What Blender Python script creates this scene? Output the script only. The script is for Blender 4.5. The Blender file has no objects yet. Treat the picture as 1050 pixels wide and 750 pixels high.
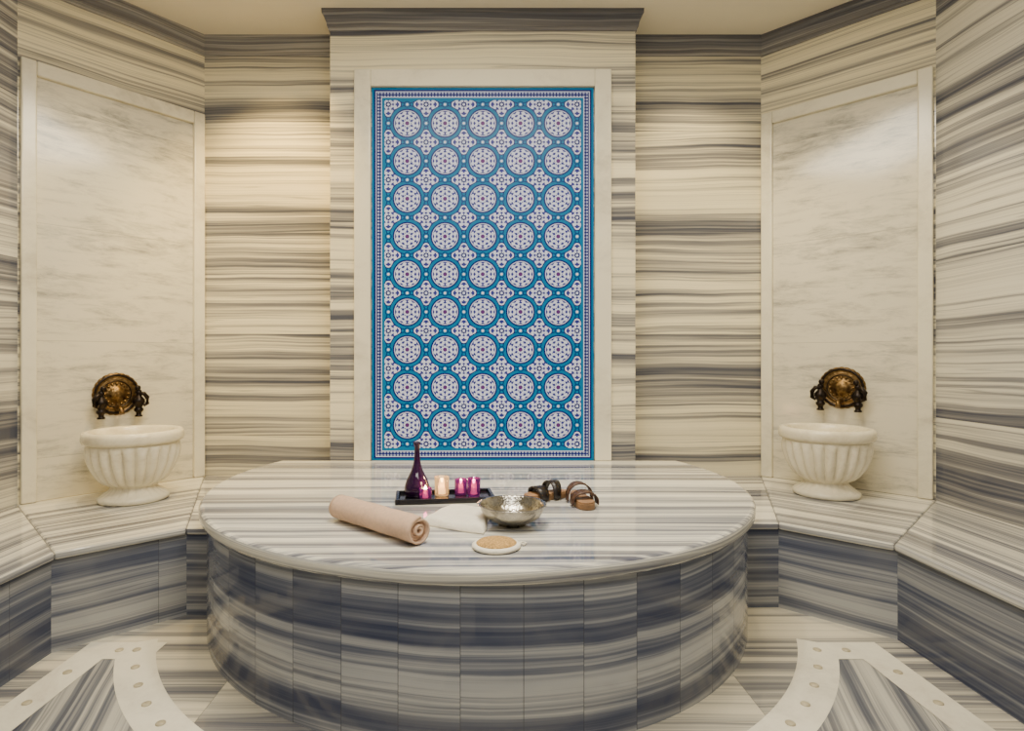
import bpy, bmesh, math, random
from mathutils import Vector, Matrix
random.seed(4)
PI = math.pi
S = bpy.context.scene
col = S.collection

# ------------------------------------------------------------------ shader helpers
class E:
    def __init__(s, nt, v): s.nt, s.v = nt, v
    def op(s, o, *a, clamp=False):
        n = s.nt.nodes.new('ShaderNodeMath'); n.operation = o; n.use_clamp = clamp
        for i, x in enumerate((s,) + a):
            x = x.v if isinstance(x, E) else x
            if isinstance(x, (int, float)): n.inputs[i].default_value = x
            else: s.nt.links.new(x, n.inputs[i])
        return E(s.nt, n.outputs[0])
    def __add__(s, o): return s.op('ADD', o)
    def __sub__(s, o): return s.op('SUBTRACT', o)
    def __mul__(s, o): return s.op('MULTIPLY', o)
    def __truediv__(s, o): return s.op('DIVIDE', o)
    def floor(s): return s.op('FLOOR')
    def fract(s): return s.op('FRACT')
    def abs(s): return s.op('ABSOLUTE')
    def gt(s, o): return s.op('GREATER_THAN', o)
    def lt(s, o): return s.op('LESS_THAN', o)
    def max(s, o): return s.op('MAXIMUM', o)
    def min(s, o): return s.op('MINIMUM', o)
    def cos(s): return s.op('COSINE')
    def sin(s): return s.op('SINE')
    def sqrt(s): return s.op('SQRT')

def link(nt, a, b):
    nt.links.new(a.v if isinstance(a, E) else a, b)
def newmat(name):
    m = bpy.data.materials.new(name); m.use_nodes = True
    nt = m.node_tree; b = nt.nodes['Principled BSDF']
    return m, nt, b
def vec(nt, x, y, z):
    n = nt.nodes.new('ShaderNodeCombineXYZ')
    for i, k in enumerate((x, y, z)):
        if isinstance(k, E): nt.links.new(k.v, n.inputs[i])
        else: n.inputs[i].default_value = k
    return n.outputs[0]
def noise(nt, v, scale=1, detail=2, rough=.5, dist=0):
    n = nt.nodes.new('ShaderNodeTexNoise')
    nt.links.new(v, n.inputs['Vector'])
    n.inputs['Scale'].default_value = scale; n.inputs['Detail'].default_value = detail
    n.inputs['Roughness'].default_value = rough; n.inputs['Distortion'].default_value = dist
    return E(nt, n.outputs[0])
def ramp(nt, fac, stops, interp='LINEAR'):
    n = nt.nodes.new('ShaderNodeValToRGB'); cr = n.color_ramp; cr.interpolation = interp
    while len(cr.elements) < len(stops): cr.elements.new(.5)
    for e, (p, c) in zip(cr.elements, stops):
        e.position = p; e.color = (*c, 1)
    link(nt, fac, n.inputs[0]); return n.outputs[0]
def mix(nt, fac, a, b, mode='MIX'):
    n = nt.nodes.new('ShaderNodeMix'); n.data_type = 'RGBA'; n.blend_type = mode
    for s_, x in ((n.inputs[0], fac), (n.inputs[6], a), (n.inputs[7], b)):
        if isinstance(x, E): nt.links.new(x.v, s_)
        elif isinstance(x, (int, float)): s_.default_value = x
        elif isinstance(x, tuple): s_.default_value = (*x, 1)
        else: nt.links.new(x, s_)
    return n.outputs[2]
def uvxy(nt):
    n = nt.nodes.new('ShaderNodeTexCoord'); s = nt.nodes.new('ShaderNodeSeparateXYZ')
    nt.links.new(n.outputs['UV'], s.inputs[0])
    return E(nt, s.outputs[0]), E(nt, s.outputs[1])
def bump(nt, b, h, strength=.3, dist=.01):
    n = nt.nodes.new('ShaderNodeBump'); n.inputs['Strength'].default_value = strength
    n.inputs['Distance'].default_value = dist
    link(nt, h, n.inputs['Height']); nt.links.new(n.outputs[0], b.inputs['Normal'])

def marble(name, light, mid, dark, su=0, sv=0, bias=0, gain=4.0, rough=.09, k=0, seam=.0035, seamdark=.55, shift=40, lines=.5, warpk=1.0):
    """striped marmara marble: u runs along the stripes, v across them (metres)"""
    m, nt, b = newmat(name)
    u, v = uvxy(nt)
    small = shift < 10
    if su or sv:
        iu = (u / su).floor() * 7.13 if su else (u * 0)
        iv = (v / sv).floor() * 13.71 if sv else (v * 0)
        wn = nt.nodes.new('ShaderNodeTexWhiteNoise'); wn.noise_dimensions = '1D'
        link(nt, iu + iv + k, wn.inputs['W'])
        off = E(nt, wn.outputs['Value']) * shift + k
    else:
        off = (u * 0) + k
    warp = (noise(nt, vec(nt, u * .55 + off, v * 1.2, off)) - .5) * (.11 * warpk) + (noise(nt, vec(nt, u * 2.5 + off, v * 9, off), detail=3) - .5) * (.012 * warpk)
    w = v + warp
    if small: w = w + (off - k) * .05
    n1 = noise(nt, vec(nt, u * .08, w * 3.2, off), detail=2)
    n2 = noise(nt, vec(nt, u * .14, w * 15, off + 5), detail=3)
    n3 = noise(nt, vec(nt, u * .4, w * 60, off + 9), detail=3, rough=.6)
    val = (n1 * .34 + n2 * .42 + n3 * .24 - .5) * gain + (.5 + bias)
    if small: val = val + (off - k - shift * .5) * (.10 / shift)
    lm = tuple((a + c) / 2 for a, c in zip(light, mid)); dm = tuple((a + c) / 2 for a, c in zip(dark, mid))
    c = ramp(nt, val, [(0.08, dark), (.28, dm), (.42, mid), (.54, lm), (.68, light), (.95, tuple(min(1, q * 1.1) for q in light))])
    n4 = noise(nt, vec(nt, u * .22, w * 26, off + 17), detail=1)
    ln = ((n4 - .5).abs() * -1 + .016) * 62
    ln = ln.max(0).min(1) * noise(nt, vec(nt, u * .6, w * 3, off + 23)).op('MULTIPLY', 1.6).min(1) * lines
    c = mix(nt, ln, c, tuple(q * 1.1 for q in dark))
    if su or sv:
        d = None
        for cc, s_ in ((u, su), (v, sv)):
            if s_:
                f = ((cc / s_).fract() - .5).abs() * -1 + .5
                e = (f * s_).lt(seam / 2)
                d = e if d is None else d.max(e)
        c = mix(nt, d * seamdark, c, tuple(q * .35 for q in mid))
    nt.links.new(c, b.inputs['Base Color'])
    b.inputs['Roughness'].default_value = rough
    return m

def plain(name, c, rough=.5, metal=0, bumpscale=0, bstr=.3, var=.15, vscale=20, **kw):
    m, nt, b = newmat(name)
    tc = nt.nodes.new('ShaderNodeTexCoord')
    n = noise(nt, tc.outputs['Object'], scale=vscale, detail=4)
    cc = ramp(nt, n, [(.3, tuple(q * (1 - var) for q in c)), (.7, tuple(min(1, q * (1 + var)) for q in c))])
    nt.links.new(cc, b.inputs['Base Color'])
    b.inputs['Roughness'].default_value = rough; b.inputs['Metallic'].default_value = metal
    for k_, v_ in kw.items(): b.inputs[k_.replace('_', ' ')].default_value = v_
    if bumpscale:
        bump(nt, b, noise(nt, tc.outputs['Object'], scale=bumpscale, detail=3), bstr, .01)
    return m

# ------------------------------------------------------------------ materials
L = (.80, .725, .51); Mi = (.36, .34, .295); D = (.085, .09, .115)
M_wall = marble('striped_marble_wall', L, Mi, D, sv=.86, bias=.02, gain=4.2, k=3)
M_wallang = marble('striped_marble_angled', L, Mi, D, sv=.86, bias=.05, gain=4.2, k=21)
M_side = marble('striped_marble_side', (.70, .67, .56), (.29, .285, .285), (.078, .085, .12), su=1.9, sv=1.1, bias=-.03, k=8, gain=4.0)
M_pillar = marble('striped_marble_pillar', L, Mi, D, sv=.86, bias=.02, gain=4.2, k=5)
M_crown = marble('marble_crown', (.40, .385, .35), (.185, .182, .19), (.065, .067, .085), bias=-.02, k=2)
M_top = marble('polished_marble_top', (.80, .77, .66), (.37, .37, .37), (.11, .115, .15), bias=.02, gain=4.4, rough=.04, k=31, lines=.6)
M_bench = marble('polished_marble_bench', (.80, .77, .66), (.37, .37, .37), (.11, .115, .15), bias=.02, gain=4.4, rough=.05, k=44, lines=.6)
M_base = marble('grey_marble_base', (.39, .40, .42), (.155, .17, .22), (.052, .063, .115), su=.245, bias=-.05, gain=3.7, rough=.09, k=12, seam=.0035, shift=.22, lines=.45, seamdark=.75)
M_benchface = marble('grey_marble_benchface', (.36, .365, .37), (.145, .158, .20), (.05, .06, .105), su=1.4, bias=-.05, gain=3.7, rough=.09, k=17, shift=.22, lines=.45)
M_floor = marble('floor_marble', (.70, .645, .50), (.35, .335, .30), (.13, .133, .155), su=1.2, sv=.6, bias=.04, gain=3.8, rough=.06, k=23, lines=.35)
M_floor2 = marble('floor_marble_inset', (.52, .50, .44), (.20, .205, .22), (.07, .077, .105), sv=.5, bias=-.04, rough=.06, k=29)

def carrara(name, base, vein, k=0, seamv=0, rough=.18, scale=1.0, amt=.8):
    m, nt, b = newmat(name)
    tc = nt.nodes.new('ShaderNodeTexCoord'); s = nt.nodes.new('ShaderNodeSeparateXYZ')
    nt.links.new(tc.outputs['UV' if seamv else 'Object'], s.inputs[0])
    x, y, z = (E(nt, s.outputs[i]) for i in range(3))
    if seamv:
        row = (y / seamv).floor() * 5.3 + k
        p = vec(nt, x * 3.0 + y * 1.2, y * 13, row)
    else:
        p = vec(nt, x * 2, y * 2, z * 3 + k)
    n1 = noise(nt, p, scale=scale, detail=9, rough=.76, dist=.4)
    n2 = noise(nt, p, scale=scale * .3, detail=3)
    v = (n1 * .7 + n2 * .3)
    c = ramp(nt, v, [(.36, vein), (.455, tuple((a * (1 - amt * .4) + q * amt * .4) for a, q in zip(base, vein))), (.52, base), (.8, tuple(min(1, q * 1.05) for q in base))])
    if seamv:
        e = (((y / seamv).fract() - .5).abs() * -1 + .5) * seamv
        c = mix(nt, e.lt(.002) * .5, c, (.3, .28, .22))
    nt.links.new(c, b.inputs['Base Color']); b.inputs['Roughness'].default_value = rough
    return m
M_carr = carrara('carrara_panel', (.74, .69, .55), (.33, .32, .28), k=3, seamv=.82, rough=.12)
M_frame = carrara('white_marble_frame', (.82, .77, .60), (.60, .55, .43), k=7, scale=.7)
M_basin = carrara('basin_marble', (.88, .81, .62), (.68, .60, .43), k=1, scale=2, rough=.2)
M_band = carrara('floor_band_marble', (.86, .82, .67), (.64, .59, .48), k=9, rough=.1)
M_stud = plain('stud_ivory', (.50, .44, .30), .3)
M_ceil = plain('ceiling_plaster', (.84, .78, .64), .8, var=.03, vscale=2)

YP = 4.50; KP = YP / 4.60
# ---- tile
def tile_mat():
    m, nt, b = newmat('iznik_tile')
    u, v = uvxy(nt)
    c = .301 * KP
    navy = (.008, .016, .16); teal = (.002, .16, .36); white = (.62, .68, .88); pur = (.028, .034, .26); red = (.10, .025, .18)
    fx = (u / c + .5).fract() - .5; fy = (v / c + .5).fract() - .5
    r = (fx * fx + fy * fy).sqrt(); th = fy.op('ARCTAN2', fx)
    gx = (u / c).fract() - .5; gy = (v / c).fract() - .5
    r2 = (gx * gx + gy * gy).sqrt(); th2 = gy.op('ARCTAN2', gx)
    ex = fx.abs(); ey = fy.abs()
    da = ((ex - .5) * (ex - .5) + fy * fy).sqrt(); db = ((ey - .5) * (ey - .5) + fx * fx).sqrt()
    r3 = da.min(db)
    colr = white
    lace2 = ((r2 * 55).sin() * .6 + (th2 * 8).cos() * .6).gt(-.15)
    colr = mix(nt, lace2, colr, pur)
    colr = mix(nt, (r2 - ((th2 * 8).cos() * .02 + .285)).abs().lt(.020), colr, white)
    colr = mix(nt, ((r2 - ((th2 * 4).cos() * .03 + .14)).abs().lt(.018)), colr, white)
    colr = mix(nt, r2.lt(.07), colr, navy); colr = mix(nt, r2.lt(.035), colr, white)
    colr = mix(nt, (r2 - ((th2 * 8).cos() * .02 + .308)).gt(0), colr, navy)
    colr = mix(nt, (r2 - .35).gt(0), colr, teal)
    colr = mix(nt, r.lt(.480), colr, navy)
    colr = mix(nt, r.lt(.458), colr, teal)
    colr = mix(nt, r.lt(.385), colr, navy)
    colr = mix(nt, r.lt(.345), colr, white)
    lace = ((r * 62).sin() * .6 + (th * 12).cos() * .6).gt(-.12)
    colr = mix(nt, lace * r.lt(.325), colr, pur)
    colr = mix(nt, (r - ((th * 6).cos() * .03 + .235)).abs().lt(.017), colr, white)
    colr = mix(nt, ((th * 6).cos()).gt(.2) * (r - .15).abs().lt(.035), colr, white)
    colr = mix(nt, r.lt(.09), colr, white)
    colr = mix(nt, r.lt(.055), colr, red)
    colr = mix(nt, r3.lt(.088), colr, navy); colr = mix(nt, r3.lt(.068), colr, teal); colr = mix(nt, r3.lt(.035), colr, white)
    d = (u.abs() - .783 * KP).max(v.abs() - 1.388 * KP) / KP
    k = 2 * PI / .05
    mot = ((u * k).sin() * (v * k).sin()).abs().gt(.5)
    bord = mix(nt, mot, navy, (.33, .38, .62))
    bord = mix(nt, d.gt(.064), bord, white)
    bord = mix(nt, d.gt(.070), bord, navy)
    bord = mix(nt, d.gt(.084), bord, teal)
    bord = mix(nt, d.lt(.026), bord, white)
    bord = mix(nt, d.lt(.020), bord, teal)
    colr = mix(nt, d.gt(0), colr, bord)
    nt.links.new(colr, b.inputs['Base Color']); b.inputs['Roughness'].default_value = .25
    b.inputs['Specular IOR Level'].default_value = .1
    return m
M_tile = tile_mat()

M_brass = plain('antique_brass', (.19, .12, .05), .38, 1, bumpscale=60, bstr=.5, var=.5, vscale=40)
M_dark = plain('dark_bronze', (.022, .016, .013), .35, .8, var=.4)
def hammered():
    m, nt, b = newmat('hammered_silver')
    tc = nt.nodes.new('ShaderNodeTexCoord'); vo = nt.nodes.new('ShaderNodeTexVoronoi')
    vo.inputs['Scale'].default_value = 80; nt.links.new(tc.outputs['Object'], vo.inputs['Vector'])
    n = noise(nt, tc.outputs['Object'], scale=15)
    nt.links.new(ramp(nt, n, [(.3, (.32, .30, .26)), (.7, (.50, .47, .41))]), b.inputs['Base Color']); b.inputs['Metallic'].default_value = 1
    b.inputs['Roughness'].default_value = .2
    bump(nt, b, vo.outputs['Distance'], .35, .004)
    return m
M_silver = hammered()
M_towel = plain('terry_towel', (.80, .55, .39), .95, bumpscale=260, bstr=.9, var=.08, vscale=60)
M_cloth = plain('cream_cloth', (.88, .83, .70), .95, bumpscale=200, bstr=.5, var=.05, vscale=40)
M_loofah = plain('loofah_fibre', (.60, .36, .12), .95, bumpscale=180, bstr=1, var=.35, vscale=120)
M_tray = plain('black_lacquer', (.008, .008, .012), .15)
M_leather = plain('brown_leather', (.075, .034, .02), .5, bumpscale=90, bstr=.3, var=.5, vscale=70)
M_footbed = plain('tan_footbed', (.36, .20, .10), .55, bumpscale=90, bstr=.3, var=.3)
M_blackl = plain('black_leather', (.014, .010, .010), .35)
M_wood = plain('clog_wood', (.22, .12, .055), .45, var=.3, vscale=30)
def glow(name, c, em):
    m, nt, b = newmat(name)
    n = noise(nt, nt.nodes.new('ShaderNodeTexCoord').outputs['Object'], scale=12)
    nt.links.new(ramp(nt, n, [(.2, tuple(q * .9 for q in c)), (.8, c)]), b.inputs['Base Color'])
    b.inputs['Emission Color'].default_value = (*c, 1); b.inputs['Emission Strength'].default_value = em
    b.inputs['Roughness'].default_value = .5
    return m
M_wax = glow('candle_wax', (1, .62, .26), 3.2)
def glass(name, c, trans=.9, rough=.05, em=0, ec=None):
    m, nt, b = newmat(name)
    n = noise(nt, nt.nodes.new('ShaderNodeTexCoord').outputs['Object'], scale=12)
    nt.links.new(ramp(nt, n, [(.2, tuple(q * .9 for q in c)), (.8, c)]), b.inputs['Base Color'])
    b.inputs['Roughness'].default_value = rough; b.inputs['Transmission Weight'].default_value = trans
    b.inputs['IOR'].default_value = 1.2 if trans > .5 else 1.45
    if em:
        b.inputs['Emission Color'].default_value = (*(ec or c), 1); b.inputs['Emission Strength'].default_value = em
    return m
M_purple = glass('purple_glass', (.028, .004, .042), .3)
M_votive = glass('magenta_glass', (.34, .06, .36), .85, em=.04)  # slight emission imitates candlelight showing through the purple glass
M_clear = glass('amber_clear_glass', (1, .84, .62), .92, em=.14, ec=(1, .6, .25))  # warm emission painted in for the candle's glow in the glass
m, nt, b = newmat('flame'); b.inputs['Emission Color'].default_value = (1, .66, .25, 1); b.inputs['Emission Strength'].default_value = 60
b.inputs['Base Color'].default_value = (1, .7, .3, 1)
M_flame = m

# ------------------------------------------------------------------ mesh helpers
class MB:
    def __init__(s):
        s.bm = bmesh.new(); s.uv = s.bm.loops.layers.uv.new('UVMap')
    def face(s, pts, uvs, mi=0, smooth=False):
        vs = [s.bm.verts.new(p) for p in pts]
        f = s.bm.faces.new(vs); f.material_index = mi; f.smooth = smooth
        for l, q in zip(f.loops, uvs): l[s.uv].uv = q
        return f
    def prism(s, poly, z0, z1, d=(1, 0), uoff=0, smooth=False):
        a = sum(poly[i][0] * poly[(i + 1) % len(poly)][1] - poly[(i + 1) % len(poly)][0] * poly[i][1] for i in range(len(poly)))
        if a < 0: poly = poly[::-1]
        dx, dy = Vector(d).normalized()
        U = lambda p: (p[0] * dx + p[1] * dy + uoff, -p[0] * dy + p[1] * dx + uoff)
        bot = [s.bm.verts.new((p[0], p[1], z0)) for p in poly]; top = [s.bm.verts.new((p[0], p[1], z1)) for p in poly]
        f = s.bm.faces.new(top)
        for l, p in zip(f.loops, poly): l[s.uv].uv = U(p)
        f = s.bm.faces.new(bot[::-1])
        for l, p in zip(f.loops, poly[::-1]): l[s.uv].uv = U(p)
        cu = uoff; n = len(poly)
        for i in range(n):
            j = (i + 1) % n; ln = math.dist(poly[i], poly[j])
            f = s.bm.faces.new([bot[i], bot[j], top[j], top[i]]); f.smooth = smooth
            for l, q in zip(f.loops, [(cu, z0 + uoff), (cu + ln, z0 + uoff), (cu + ln, z1 + uoff), (cu, z1 + uoff)]): l[s.uv].uv = q
            cu += ln
    def box(s, o, ax, ay, az, a0, a1, b0, b1, c0, c1, uoff=0):
        o, ax, ay, az = map(Vector, (o, ax, ay, az))
        P = lambda a, b_, c: o + ax * a + ay * b_ + az * c
        q = {}
        for i, a in enumerate((a0, a1)):
            for j, b_ in enumerate((b0, b1)):
                for k, c in enumerate((c0, c1)):
                    q[i, j, k] = (s.bm.verts.new(P(a, b_, c)), a, b_, c)
        for F in (((0,0,0),(1,0,0),(1,0,1),(0,0,1)), ((1,1,0),(0,1,0),(0,1,1),(1,1,1)), ((0,1,0),(0,0,0),(0,0,1),(0,1,1)),
                  ((1,0,0),(1,1,0),(1,1,1),(1,0,1)), ((0,0,1),(1,0,1),(1,1,1),(0,1,1)), ((0,1,0),(1,1,0),(1,0,0),(0,0,0))):
            f = s.bm.faces.new([q[t][0] for t in F])
            for l, t in zip(f.loops, F):
                _, a, b_, c = q[t]
                l[s.uv].uv = (a + b_ + uoff, c)
    def sweep(s, path, prof, smooth=True):
        n = len(path); nor = []
        for i in range(n):
            ds = []
            if i > 0: ds.append((Vector(path[i]) - Vector(path[i-1])).normalized())
            if i < n - 1: ds.append((Vector(path[i+1]) - Vector(path[i])).normalized())
            ns = [Vector((d.y, -d.x)) for d in ds]
            m_ = sum(ns, Vector((0, 0))); m_.normalize(); m_ /= m_.dot(ns[0]); nor.append(m_)
        cu = 0
        for i in range(n - 1):
            ln = math.dist(path[i], path[i+1]); cv = 0
            for j in range(len(prof) - 1):
                pj, pk = prof[j], prof[j+1]; dl = math.dist(pj, pk)
                P = lambda t, pr: (path[t][0] + nor[t].x * pr[0], path[t][1] + nor[t].y * pr[0], pr[1])
                s.face([P(i, pj), P(i+1, pj), P(i+1, pk), P(i, pk)], [(cu, cv), (cu+ln, cv), (cu+ln, cv+dl), (cu, cv+dl)])
                cv += dl
            cu += ln
    def lathe(s, prof, n=48, c=(0, 0, 0), mod=None, mat=None, cap=True):
        rings = []
        M4 = mat or Matrix.Identity(4)
        for (r, z) in prof:
            ring = []
            for i in range(n):
                t = 2 * PI * i / n; rr = r * (mod(t, r, z) if mod else 1)
                ring.append(s.bm.verts.new(M4 @ Vector((c[0] + rr * math.cos(t), c[1] + rr * math.sin(t), c[2] + z))))
            rings.append(ring)
        for a, b_ in zip(rings, rings[1:]):
            for i in range(n):
                f = s.bm.faces.new([a[i], a[(i+1) % n], b_[(i+1) % n], b_[i]]); f.smooth = True
        if cap:
            for rg, p in ((rings[0], prof[0]), (rings[-1], prof[-1])):
                if p[0] > 1e-5: s.bm.faces.new(rg)
    def tube(s, pts, rad, n=10):
        pts = [Vector(p) for p in pts]; rings = []
        if not isinstance(rad, (list, tuple)): rad = [rad] * len(pts)
        up = Vector((.13, .31, .94))
        for i, p in enumerate(pts):
            d = (pts[min(i+1, len(pts)-1)] - pts[max(i-1, 0)]).normalized()
            a = d.cross(up).normalized(); b_ = d.cross(a).normalized()
            rings.append([s.bm.verts.new(p + (a * math.cos(2*PI*k/n) + b_ * math.sin(2*PI*k/n)) * rad[i]) for k in range(n)])
        for a, b_ in zip(rings, rings[1:]):
            for k in range(n):
                f = s.bm.faces.new([a[k], a[(k+1) % n], b_[(k+1) % n], b_[k]]); f.smooth = True
        for rg in (rings[0], rings[-1]): s.bm.faces.new(rg)
    def obj(s, name, mats, parent=None, weld=False, bevel=0, seg=2, loc=None, rot=None, angle=.6):
        if weld: bmesh.ops.remove_doubles(s.bm, verts=s.bm.verts, dist=1e-5)
        bmesh.ops.recalc_face_normals(s.bm, faces=s.bm.faces)
        me = bpy.data.meshes.new(name); s.bm.to_mesh(me); s.bm.free()
        o = bpy.data.objects.new(name, me); col.objects.link(o)
        for mt in (mats if isinstance(mats, (list, tuple)) else [mats]): me.materials.append(mt)
        if parent: o.parent = parent
        if loc: o.location = loc
        if rot: o.rotation_euler = rot
        if bevel:
            bv = o.modifiers.new('bevel', 'BEVEL'); bv.width = bevel; bv.segments = seg; bv.limit_method = 'ANGLE'; bv.angle_limit = angle
        return o
def empty(name, loc=(0, 0, 0), rotz=0):
    o = bpy.data.objects.new(name, None); col.objects.link(o); o.location = loc; o.rotation_euler = (0, 0, rotz)
    o.empty_display_size = .1
    return o

# ------------------------------------------------------------------ room
CAM = 1.52; H = CAM + 2.705
YB = 4.88; PX = 156.5 / 590 * YP
YF = -1.2
LC = (-2.36, YB); RC = (2.36, YB); LA = (-3.17, 3.92); RA = (3.19, 4.05)
LS = (-3.20, YF); RS = (3.21, YF)
BZ = CAM - 1.0
TZ = CAM - .819 * KP

def wall(name, a, b_, mat, uoff=0, t=.15):
    a, b_ = Vector(a), Vector(b_); d = (b_ - a); ln = d.length; d.normalize()
    n = Vector((-d.y, d.x))
    mb = MB(); mb.box((a.x, a.y, 0), (d.x, d.y, 0), (n.x, n.y, 0), (0, 0, 1), 0, ln, 0, t, 0, H, uoff)
    return mb.obj(name, mat)
wall('wall_left', LS, LA, M_side, 3)
wall('wall_left_angled', LA, LC, M_wallang, 7)
wall('wall_back', LC, RC, M_wall, 0)
wall('wall_right_angled', RC, RA, M_wallang, 15)
wall('wall_right', RA, RS, M_side, 21)
wall('wall_front', RS, LS, M_side, 40)
mb = MB(); mb.prism([(-3.5, YF-.2), (3.5, YF-.2), (3.5, 5.1), (-3.5, 5.1)], H, H + .1); mb.obj('ceiling', M_ceil)
mb = MB(); mb.prism([(-3.5, YF-.2), (3.5, YF-.2), (3.5, 5.1), (-3.5, 5.1)], -.1, 0); mb.obj('floor', M_floor)

mb = MB(); mb.box((0, YP, 0), (1, 0, 0), (0, 1, 0), (0, 0, 1), -PX, PX, 0, YB - YP - .001, 0, H, 31)
mb.obj('wall_pier', M_pillar)
ty0 = TZ; ty1 = CAM + (367 - 91) * YP / 590
TX = .885 * KP
mb = MB()
o = (0, YP, 0); AX = ((1, 0, 0), (0, -1, 0), (0, 0, 1))
fo = 1.022 * KP; ft = CAM + (367 - 73) * YP / 590; fi = TX + .005
mb.box(o, *AX, -fo, -fi, 0, .04, TZ + .001, ft)
mb.box(o, *AX, fi, fo, 0, .04, TZ + .001, ft)
mb.box(o, *AX, -fi, fi, 0, .04, ty1 + .005, ft)
mb.obj('trim_tile_frame', M_frame, bevel=.008)
mb = MB()
th = (ty1 - ty0) / 2; zc = (ty0 + ty1) / 2
mb.box((0, YP, zc), *AX, -TX, TX, .001, .012, -th, th)
for f in mb.bm.faces:
    for l in f.loops: l[mb.uv].uv = (l.vert.co.x, l.vert.co.z - zc)
mb.obj('iznik_tile_panel', M_tile)

prof = [(0, H-.15), (.012, H-.15), (.014, H-.125), (.026, H-.12), (.032, H-.085), (.05, H-.05), (.066, H-.035), (.068, H-.0)]
mb = MB(); mb.sweep([LS, LA, LC, (-PX, YB)], prof); mb.obj('trim_crown_left', M_crown)
mb = MB(); mb.sweep([(PX, YB), RC, RA, RS], prof); mb.obj('trim_crown_right', M_crown)
prof2 = [(p[0] * .8, p[1]) for p in prof]
mb = MB(); mb.sweep([(-PX, YB), (-PX, YP), (PX, YP), (PX, YB)], prof2); mb.obj('trim_crown_pier', M_crown)

def framed(side, a, b_):
    a, b_ = Vector(a), Vector(b_); d = b_ - a; ln = d.length; d.normalize(); n = Vector((d.y, -d.x))
    AXX = ((d.x, d.y, 0), (n.x, n.y, 0), (0, 0, 1)); oo = (a.x, a.y, 0)
    zt = CAM + 2.05; w = .10; zb = BZ + .002
    mb = MB(); mb.box(oo, *AXX, w, ln - w, 0, .008, zb, zt - w); mb.obj('trim_marble_panel_' + side, M_carr)
    mb = MB()
    mb.box(oo, *AXX, .012, w, 0, .045, zb, zt); mb.box(oo, *AXX, ln - w, ln - .012, 0, .045, zb, zt)
    mb.box(oo, *AXX, w, ln - w, 0, .045, zt - w, zt)
    mb.obj('trim_panel_frame_' + side, M_frame, bevel=.01, seg=3)
framed('left', LA, LC); framed('right', RC, RA)

# ------------------------------------------------------------------ navel stone (table)
TC = (-.03, 3.93 * KP); RT = 1.714 * KP; RB = 1.672 * KP
def arc(c, R, a0, a1, n):
    return [(c[0] + R * math.cos(a0 + (a1 - a0) * i / n), c[1] + R * math.sin(a0 + (a1 - a0) * i / n)) for i in range(n + 1)]
yb = YP - .002
def dshape(R):
    a = math.asin((yb - TC[1]) / R)
    return arc(TC, R, PI - a, 2 * PI + a, 110)
tb = empty('marble_navel_stone')
mb = MB(); mb.prism(dshape(RB), 0, TZ - .068)
mb.obj('base', M_base, tb)
mb = MB(); mb.prism(dshape(RT), TZ - .068, TZ, uoff=.3)
mb.obj('slab', M_top, tb, bevel=.026, seg=5, angle=.7)

# ------------------------------------------------------------------ benches
def bench(side, A, B, C, cor, sc, sf):
    sg = 1 if side == 'right' else -1
    g = empty('marble_bench_' + side)
    RR = RB + .003
    for nm, z0, z1, off in (('body', 0, BZ - .04, 0), ('top', BZ - .04, BZ, .025)):
        Ao = (A[0] - sg * off * .41, A[1] - off); Bo = (B[0] - sg * off, B[1] - off * .41); Co = (C[0] - sg * off, C[1])
        a_lo = math.asin((A[1] - off - TC[1]) / RR); a_hi = math.asin((yb - TC[1]) / RR)
        ar = arc(TC, RR, a_lo, a_hi, 24) if sg > 0 else arc(TC, RR, PI - a_lo, PI - a_hi, 24)
        mb = MB(); t = .001
        polyb = ar + [(sg * (PX + t), yb), (sg * (PX + t), YB - t), (cor[0], cor[1] - t), Ao]
        mb.prism(polyb, z0, z1, (1, 0), 1.3)
        mb.prism([Ao, (cor[0], cor[1] - t), sc, Bo], z0, z1, (1, -sg), 5.1)
        mb.prism([Bo, sc, sf, Co], z0, z1, (0, 1), 9.7)
        mb.obj(nm, M_bench if nm == 'top' else M_benchface, g, bevel=.012 if nm == 'top' else 0, seg=3)
bench('right', (1.80, 3.50), (2.235, 3.10), (2.27, YF + .001), RC, (RA[0] - .001, RA[1]), (RS[0] - .001, YF + .001))
bench('left', (-1.75, 3.40), (-2.22, 2.96), (-2.27, YF + .001), LC, (LA[0] + .001, LA[1]), (LS[0] + .001, YF + .001))

# ------------------------------------------------------------------ floor inlays
g = empty('floor_inlay')
mb = MB(); FC = (-.03, 3.86); z1 = .003
Ri, Ro = 1.88, 2.06; SX = 2.00; YK = 2.98
a0 = PI + math.asin((FC[1] - YK - .09) / 1.97); a1 = 2 * PI - math.asin((FC[1] - YK - .09) / 1.97)
N = 80
for i in range(N):
    t0 = a0 + (a1 - a0) * i / N; t1 = a0 + (a1 - a0) * (i + 1) / N
    q = [(Ro, t0), (Ro, t1), (Ri, t1), (Ri, t0)]
    pts = [(FC[0] + r * math.cos(t), FC[1] + r * math.sin(t), z1) for r, t in q]
    mb.face(pts, [p[:2] for p in pts])
studs = []
for i in range(24):
    t = a0 + (a1 - a0) * (i + .5) / 24; studs.append((FC[0] + 1.97 * math.cos(t), FC[1] + 1.97 * math.sin(t)))
def strip(p, q, w=.085):
    p, q = Vector(p), Vector(q); d = (q - p); ln = d.length; d.normalize(); n = Vector((-d.y, d.x)) * w
    pts = [p - n, q - n, q + n, p + n]
    mb.face([(v.x, v.y, z1 + .0005) for v in pts], [tuple(v) for v in pts])
    k = int(ln / .24)
    for i in range(k):
        v = p + d * (ln * (i + .5) / k); studs.append((v.x, v.y))
for sg in (-1, 1):
    strip((sg * 1.68, YK), (sg * (SX + .085), YK)); strip((sg * SX, YK - .085), (sg * SX, 0.18))
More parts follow.
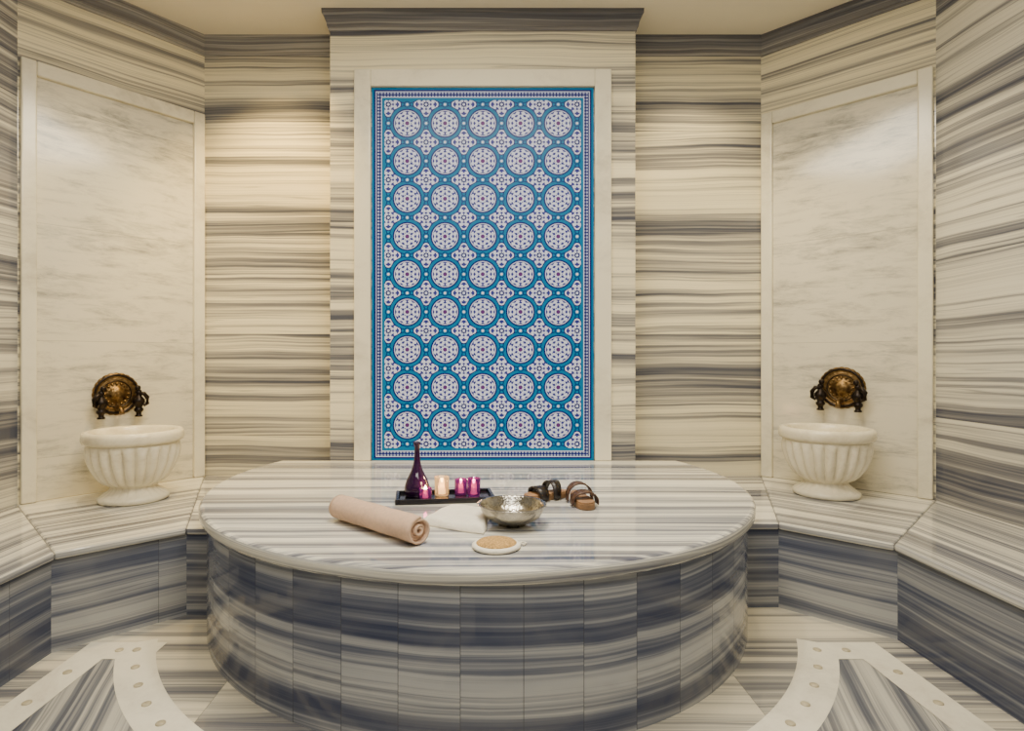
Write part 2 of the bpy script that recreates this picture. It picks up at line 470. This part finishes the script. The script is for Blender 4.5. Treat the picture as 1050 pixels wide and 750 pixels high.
strip((-SX - .085, .09), (SX + .085, .09))
mb.obj('bands', M_band, g)
mb = MB()
for x, y in studs:
    mb.lathe([(.020, z1), (.020, .007), (.014, .010), (.0001, .0105)], 14, (x, y, 0), cap=False)
mb.obj('studs', M_stud, g)
for sg in (-1, 1):
    dy = FC[1] - YK + .085
    aa = math.asin(dy / 2.06)
    ar = arc(FC, 2.06, -PI / 2, -aa, 30) if sg > 0 else arc(FC, 2.06, -PI / 2, -PI + aa, 30)
    poly = ar + [(sg * (SX - .085), YK - .085), (sg * (SX - .085), .18), (FC[0], .18)]
    mb = MB(); mb.prism(poly, .0005, .002, (sg * .35, 1), 3)
    mb.obj('inset_slab', M_floor2, g)

# ------------------------------------------------------------------ basins
def basin_obj(loc, R):
    nl = 22; s = R / .345; mb = MB()
    outer = [(.0001, 0), (.232, 0), (.248, .008), (.252, .028), (.242, .038), (.218, .050), (.190, .066), (.168, .082), (.160, .096), (.170, .106)]
    body = []
    for i in range(19):
        a = i / 18; z = .110 + .268 * a; r = .178 + (.326 - .178) * math.sin(a * PI / 2) ** .62
        body.append((r, z))
    rim = [(.318, .386), (.33, .389), (.348, .396), (.356, .412), (.356, .445), (.347, .464), (.325, .470), (.30, .468), (.288, .455), (.28, .43), (.265, .36), (.22, .27), (.15, .215), (.06, .20), (.0001, .198)]
    prof = outer + body + rim; n = 220; rings = []
    no, nb = len(outer), len(body)
    for idx, (r, z) in enumerate(prof):
        k = 0
        if no <= idx < no + nb:
            a = (idx - no) / (nb - 1); k = .16 * min(1, math.sin(PI * min(1, a * .97 + .03)) * 1.8)
        elif 5 <= idx <= 8: k = .05
        ring = []
        for i in range(n):
            t = 2 * PI * i / n
            rr = r * s * (1 + k * (abs(math.cos(nl * t / 2)) ** .6 - .75))
            ring.append(mb.bm.verts.new((rr * math.cos(t), rr * math.sin(t), z * 1.05)))
        rings.append(ring)
    for a, b_ in zip(rings, rings[1:]):
        for i in range(n):
            f = mb.bm.faces.new([a[i], a[(i+1) % n], b_[(i+1) % n], b_[i]]); f.smooth = True
    return mb.obj('marble_wash_basin', M_basin, weld=True, loc=loc)
basin_obj((-2.46, 4.06, BZ + .001), .305)
basin_obj((2.505, 4.20, BZ + .001), .30)

# ------------------------------------------------------------------ faucets
def faucet(loc, nrm):
    rz = math.atan2(nrm[1], nrm[0]) + PI / 2
    g = empty('brass_wall_faucet', loc, rz)
    R90 = Matrix.Rotation(PI / 2, 4, 'X')
    mb = MB()
    def md(t, r, z): return 1 + (.03 * abs(math.cos(12 * t)) if r > .13 else 0)
    mb.lathe([(.152, 0), (.158, .008), (.150, .018), (.138, .022), (.130, .014), (.118, .013), (.108, .02), (.098, .013), (.06, .014), (.052, .024), (.04, .034), (.022, .040), (.0001, .042)], 96, mat=R90, mod=md, cap=False)
    for k in range(16):
        t = 2 * PI * k / 16
        mb.lathe([(.011, .012), (.009, .02), (.0001, .024)], 10, mat=R90, c=(.079 * math.cos(t), .079 * math.sin(t), 0), cap=False)
    mb.obj('rosette', M_brass, g)
    mb = MB()
    def ring(r0, r1, z0, z1_): mb.lathe([(r0, z0), (r0 + .004, z1_), (r1 - .004, z1_), (r1, z0)], 72, mat=R90, cap=False)
    ring(.132, .154, .012, .026); ring(.094, .104, .012, .022)
    mb.obj('rosette_ring', M_dark, g)
    mb = MB()
    mb.tube([(0, -.0, -.10), (0, -.07, -.10), (0, -.11, -.11), (0, -.125, -.145)], [.02, .018, .016, .018], 12)
    mb.obj('spout', M_brass, g)
    for s_ in (-1, 1):
        mb = MB(); x = s_ * .125
        mb.tube([(x, -.0, -.05), (x, -.08, -.05)], [.028, .024], 14)
        mb.lathe([(.0001, .08), (.016, .074), (.024, .055), (.016, .04), (.022, .025), (.042, .0), (.044, -.02), (.030, -.045), (.022, -.06), (.032, -.07), (.032, -.085), (.018, -.10), (.018, -.115), (.026, -.12), (.026, -.13), (.0001, -.13)], 20, c=(x, -.09, -.045), cap=False)
        mb.tube([(x, -.10, 0), (x + s_ * .03, -.11, .0), (x + s_ * .052, -.115, -.03), (x + s_ * .05, -.12, -.075), (x + s_ * .03, -.12, -.09), (x + s_ * .02, -.12, -.07)], [.014, .016, .017, .015, .011, .008], 10)
        mb.lathe([(.0001, .022), (.016, .016), (.022, 0), (.016, -.016), (.0001, -.022)], 14, c=(x - s_ * .01, -.10, .045), cap=False)
        mb.obj('tap', M_dark, g)
dl = (Vector(LC) - Vector(LA)).normalized(); nl_ = (dl.y, -dl.x)
dr = (Vector(RA) - Vector(RC)).normalized(); nr_ = (dr.y, -dr.x)
def onwall(a, d, s, z, n, off=.009):
    return (a[0] + d.x * s + n[0] * off, a[1] + d.y * s + n[1] * off, z)
faucet(onwall(LC, -dl, .665, CAM - .275, nl_), nl_)
faucet(onwall(RC, dr, .60, CAM - .232, nr_), nr_)

# ------------------------------------------------------------------ things on the table
def place(px, py, z=TZ):
    d = (CAM - z) * 590 / (py - 367); return ((px - 495) / 590 * d, d)
tx, tyy = place(456, 512)
g = empty('candle_tray', (tx, tyy, TZ + .001), math.radians(7))
mb = MB(); w, dp = .255, .095
I3 = ((0, 0, 0), (1, 0, 0), (0, 1, 0), (0, 0, 1))
mb.box(*I3, -w, w, -dp, dp, .006, .014)
for a in ((-w - .02, -w, -dp - .02, dp + .02), (w, w + .02, -dp - .02, dp + .02), (-w, w, -dp - .02, -dp), (-w, w, dp, dp + .02)):
    mb.box(*I3, a[0], a[1], a[2], a[3], 0.0, .03)
mb.obj('tray', M_tray, g, bevel=.004)
mb = MB()
mb.lathe([(.0001, 0), (.055, 0), (.068, .006), (.073, .03), (.070, .06), (.058, .095), (.040, .13), (.025, .165), (.018, .20), (.015, .24), (.015, .285), (.020, .295), (.020, .305), (.012, .307), (.010, .25), (.0001, .245)], 40, cap=False)
mb.obj('purple_bottle', M_purple, g, loc=(-.155, .03, .015))
def votive(x, y, r, h, mat, pw):
    mb = MB()
    mb.lathe([(.0001, 0), (r * .85, 0), (r * .95, .006), (r, h), (r * .93, h), (r * .86, .01), (.0001, .01)], 32, cap=False)
    mb.obj('votive_glass', mat, g, loc=(x, y, .015))
    mb = MB(); mb.lathe([(.0001, .011), (r * .75, .011), (r * .75, h * .42), (.0001, h * .40)], 24, cap=False)
    mb.obj('candle', M_wax, g, loc=(x, y, .015))
    mb = MB(); mb.lathe([(.0001, 0), (.008, .008), (.011, .018), (.006, .034), (.0001, .046)], 12, cap=False)
    mb.obj('flame', M_flame, g, loc=(x, y, .015 + h * .5))
    l = bpy.data.lights.new('candle_light', 'POINT'); l.energy = pw; l.color = (1, .55, .25); l.shadow_soft_size = .012
    lo = bpy.data.objects.new('candle_light', l); col.objects.link(lo); lo.parent = g; lo.location = (x, y, .05 + h)
votive(-.11, -.050, .036, .062, M_votive, .35)
votive(-.015, .03, .042, .105, M_clear, .8)
votive(.095, .035, .036, .088, M_votive, .5)
votive(.165, -.005, .038, .10, M_votive, .5)

# rolled towel
p0 = Vector((*place(349, 533), 0)); p1 = Vector((*place(429, 559), 0))
ax = (p1 - p0); LN = ax.length; ax.normalize(); sd = Vector((-ax.y, ax.x, 0)); upv = Vector((0, 0, 1))
mb = MB(); Rr = .060; turns = 4.2; ns = 150; nlen = 26
grid = []
for j in range(nlen + 1):
    t = j / nlen; row = []
    for i in range(ns + 1):
        a = i / ns; th_ = a * turns * 2 * PI
        r = .008 + (Rr - .008) * (a ** .9)
        r *= 1 + .02 * math.sin(t * 17 + th_ * .7) + .012 * math.sin(t * 41 + th_ * 2)
        end = .012 * math.sin(a * 9) * (1 if t > .5 else -1) * (abs(t - .5) * 2) ** 6
        ph = -th_ + 2.6
        c = p0 + ax * (t * LN + end) + sd * (r * math.cos(ph)) + upv * (r * 0.93 * math.sin(ph) + Rr * .96)
        row.append(mb.bm.verts.new(c))
    grid.append(row)
for j in range(nlen):
    for i in range(ns):
        f = mb.bm.faces.new([grid[j][i], grid[j][i+1], grid[j+1][i+1], grid[j+1][i]]); f.smooth = True
o = mb.obj('rolled_towel', M_towel, loc=(0, 0, TZ + .004))
sm = o.modifiers.new('s', 'SOLIDIFY'); sm.thickness = .009; sm.offset = 0

def cloth(name, corners, thick, mat, amp=.006):
    mb = MB(); n = 34; cs = [Vector(place(*c)) for c in corners]
    top = []; bot = []
    for j in range(n + 1):
        for i in range(n + 1):
            u, v = i / n, j / n
            p = cs[0].lerp(cs[1], u).lerp(cs[3].lerp(cs[2], u), v)
            p += Vector((math.sin(v * 7) * .006, math.sin(u * 6 + 1) * .006))
            e = min(u, 1 - u, v, 1 - v); hgt = thick * (1 - max(0, 1 - e / .05) ** 2)
            w_ = amp * (math.sin(u * 9 + v * 5) + .6 * math.sin(v * 13 - u * 4)) * min(1, e * 6)
            top.append(mb.bm.verts.new((p.x, p.y, TZ + .003 + hgt + max(0, w_ + amp * .6)))); bot.append(mb.bm.verts.new((p.x, p.y, TZ + .002)))
    idx = lambda i, j: j * (n + 1) + i
    for j in range(n):
        for i in range(n):
            q = [idx(i, j), idx(i+1, j), idx(i+1, j+1), idx(i, j+1)]
            f = mb.bm.faces.new([top[k] for k in q]); f.smooth = True
            mb.bm.faces.new([bot[k] for k in q[::-1]])
    edge = [idx(i, 0) for i in range(n)] + [idx(n, j) for j in range(n)] + [idx(n - i, n) for i in range(n)] + [idx(0, n - j) for j in range(n)]
    for a, b_ in zip(edge, edge[1:] + edge[:1]):
        f = mb.bm.faces.new([top[a], top[b_], bot[b_], bot[a]]); f.smooth = True
    return mb.obj(name, mat)
cloth('folded_washcloth', [(431, 539), (496, 549), (503, 526), (462, 523)], .028, M_cloth, .008)

bx, by = place(525, 538)
mb = MB()
mb.lathe([(.0001, .012), (.055, .012), (.058, 0), (.066, 0), (.068, .012), (.10, .022), (.135, .045), (.150, .07), (.155, .092), (.165, .098), (.166, .101), (.156, .1005), (.151, .093), (.144, .072), (.13, .05), (.097, .029), (.06, .019), (.0001, .018)], 72, cap=False)
mb.obj('hammered_metal_bowl', M_silver, loc=(bx, by, TZ + .001))

lx, ly = place(509, 562)
g = empty('loofah_pad', (lx, ly, TZ + .001), .3)
mb = MB()
el = lambda t, r, z: 1 / math.sqrt(math.cos(t) ** 2 + (math.sin(t) / .92) ** 2)
mb.lathe([(.0001, 0), (.095, 0), (.103, .005), (.104, .013), (.097, .019), (.088, .02), (.0001, .02)], 56, mod=el, cap=False)
mb.obj('terry_rim', M_cloth, g)
mb = MB(); mb.lathe([(.087, .015), (.086, .022), (.078, .028), (.04, .032), (.0001, .033)], 48, mod=el, cap=False)
mb.obj('fibre_face', M_loofah, g)
mb = MB(); mb.tube([(.098, 0, .012), (.12, .012, .008), (.135, 0, .006), (.12, -.014, .006), (.099, -.004, .012)], .004, 8); mb.obj('hanging_loop', M_cloth, g)

def sandal(name, x, y, rz, sc=1.0, smat=None):
    smat = smat or M_blackl
    g = empty(name, (x, y, TZ + .001), rz); g.scale = (sc, sc, sc)
    out = []
    for i in range(48):
        t = 2 * PI * i / 48; c, s_ = math.cos(t), math.sin(t)
        yy = .135 * s_; wv = .046 + .010 * (s_)
        wv *= 1 - .16 * math.exp(-((yy + .01) / .04) ** 2)
        out.append((wv * (abs(c) ** .75) * (1 if c > 0 else -1) + .006 * s_, yy))
    mb = MB(); mb.prism(out, .0, .028); mb.obj('sole', M_wood, g, bevel=.004, angle=.8)
    ins = [(p[0] * .93, p[1] * .96) for p in out]
    mb = MB(); mb.prism(ins, .0281, .036); mb.obj('footbed', M_footbed, g, bevel=.004, angle=.8)
    def strap(nm, yc, wid, hgt, lean, mat):
        mb = MB(); n = 24; hw = .058
        prev = None
        for k in range(n + 1):
            a = PI * k / n; X = hw * math.cos(a); Z = .010 + hgt * max(0, math.sin(a)) ** .7
            wd = wid * (.75 + .35 * math.sin(a))
            ring = []
            for (f_, o_) in ((-1, 0), (1, 0), (1, .006), (-1, .006)):
                Xo = X * (1 + o_ / hw); Zo = Z + o_ * math.sin(a)
                ring.append(mb.bm.verts.new((Xo, yc + f_ * wd / 2 + lean * math.sin(a), Zo)))
            if prev:
                for q in range(4):
                    f = mb.bm.faces.new([prev[q], prev[(q+1) % 4], ring[(q+1) % 4], ring[q]]); f.smooth = q in (0, 2)
            else: mb.bm.faces.new(ring)
            prev = ring
        mb.bm.faces.new(prev); mb.obj(nm, mat, g)
    strap('front_strap', .052, .062, .056, .0, smat)
    strap('instep_strap', -.024, .052, .078, -.012, smat)
    mb = MB()
    for k in range(1, 9):
        a = PI * k / 9; sn = math.sin(a)
        for yc, hg in ((.068, .056), (.036, .056), (-.034, .078)):
            X = .0645 * math.cos(a); Z = .010 + hg * sn ** .7 + .005 * sn
            mb.lathe([(.0001, -.004), (.004, 0), (.0001, .004)], 8, c=(X, yc, Z), cap=False)
    mb.obj('studs', M_brass, g)
    return g
x1, y1 = place(562, 515); x2, y2 = place(592, 518)
sandal('leather_sandal', x1, y1 + .07, math.radians(118), 1.08)
sandal('leather_sandal', x2 + .025, y2 + .03, math.radians(188), 1.15, M_leather)

# ------------------------------------------------------------------ lights
def area(name, loc, size, sy, e, c, rot=(0, 0, 0)):
    l = bpy.data.lights.new(name, 'AREA'); l.shape = 'RECTANGLE'; l.size = size; l.size_y = sy; l.energy = e; l.color = c
    o = bpy.data.objects.new(name, l); col.objects.link(o); o.location = loc; o.rotation_euler = rot
    return o
area('ceiling_light_main', (0, 2.1, H - .03), 2.2, 1.2, 145, (1, .91, .74))
area('fill_light_rear', (0, -.3, H - .03), 3.0, 1.2, 140, (1, .95, .85), rot=(math.radians(25), 0, 0))  # added fill, unseen behind the camera, tilted forward to flatten the lighting
def spot(loc, tgt, e, c, ang=70, bl=.8, r=.06):
    l = bpy.data.lights.new('downlight', 'SPOT'); l.energy = e; l.color = c; l.spot_size = math.radians(ang); l.spot_blend = bl; l.shadow_soft_size = r
    o = bpy.data.objects.new('downlight', l); col.objects.link(o); o.location = loc
    o.rotation_euler = (Vector(tgt) - Vector(loc)).to_track_quat('-Z', 'Y').to_euler()
spot((-1.7, 4.1, H - .03), (-1.75, 4.8, 2.2), 320, (1, .67, .22), 84)
spot((1.7, 4.1, H - .03), (1.75, 4.8, 2.2), 130, (1, .78, .42), 84)
spot((-2.2, 3.4, H - .03), (-2.6, 4.2, 1.2), 180, (1, .80, .46), 80)
spot((2.2, 3.4, H - .03), (2.6, 4.2, 1.2), 150, (1, .82, .50), 80)
spot((0, 2.9, H - .03), (0, 3.3, .7), 170, (1, .92, .78), 62)
w = bpy.data.worlds.new('World'); S.world = w; w.use_nodes = True
w.node_tree.nodes['Background'].inputs[0].default_value = (.9, .85, .75, 1); w.node_tree.nodes['Background'].inputs[1].default_value = .2

# ------------------------------------------------------------------ camera
cd = bpy.data.cameras.new('Camera'); cam = bpy.data.objects.new('Camera', cd); col.objects.link(cam)
cam.location = (0, 0, CAM); cam.rotation_euler = (PI / 2, 0, 0)
cd.sensor_width = 36; cd.lens = 590 / 1050 * 36; cd.shift_x = 30 / 1050; cd.shift_y = -8 / 1050; cd.clip_start = .05
S.camera = cam
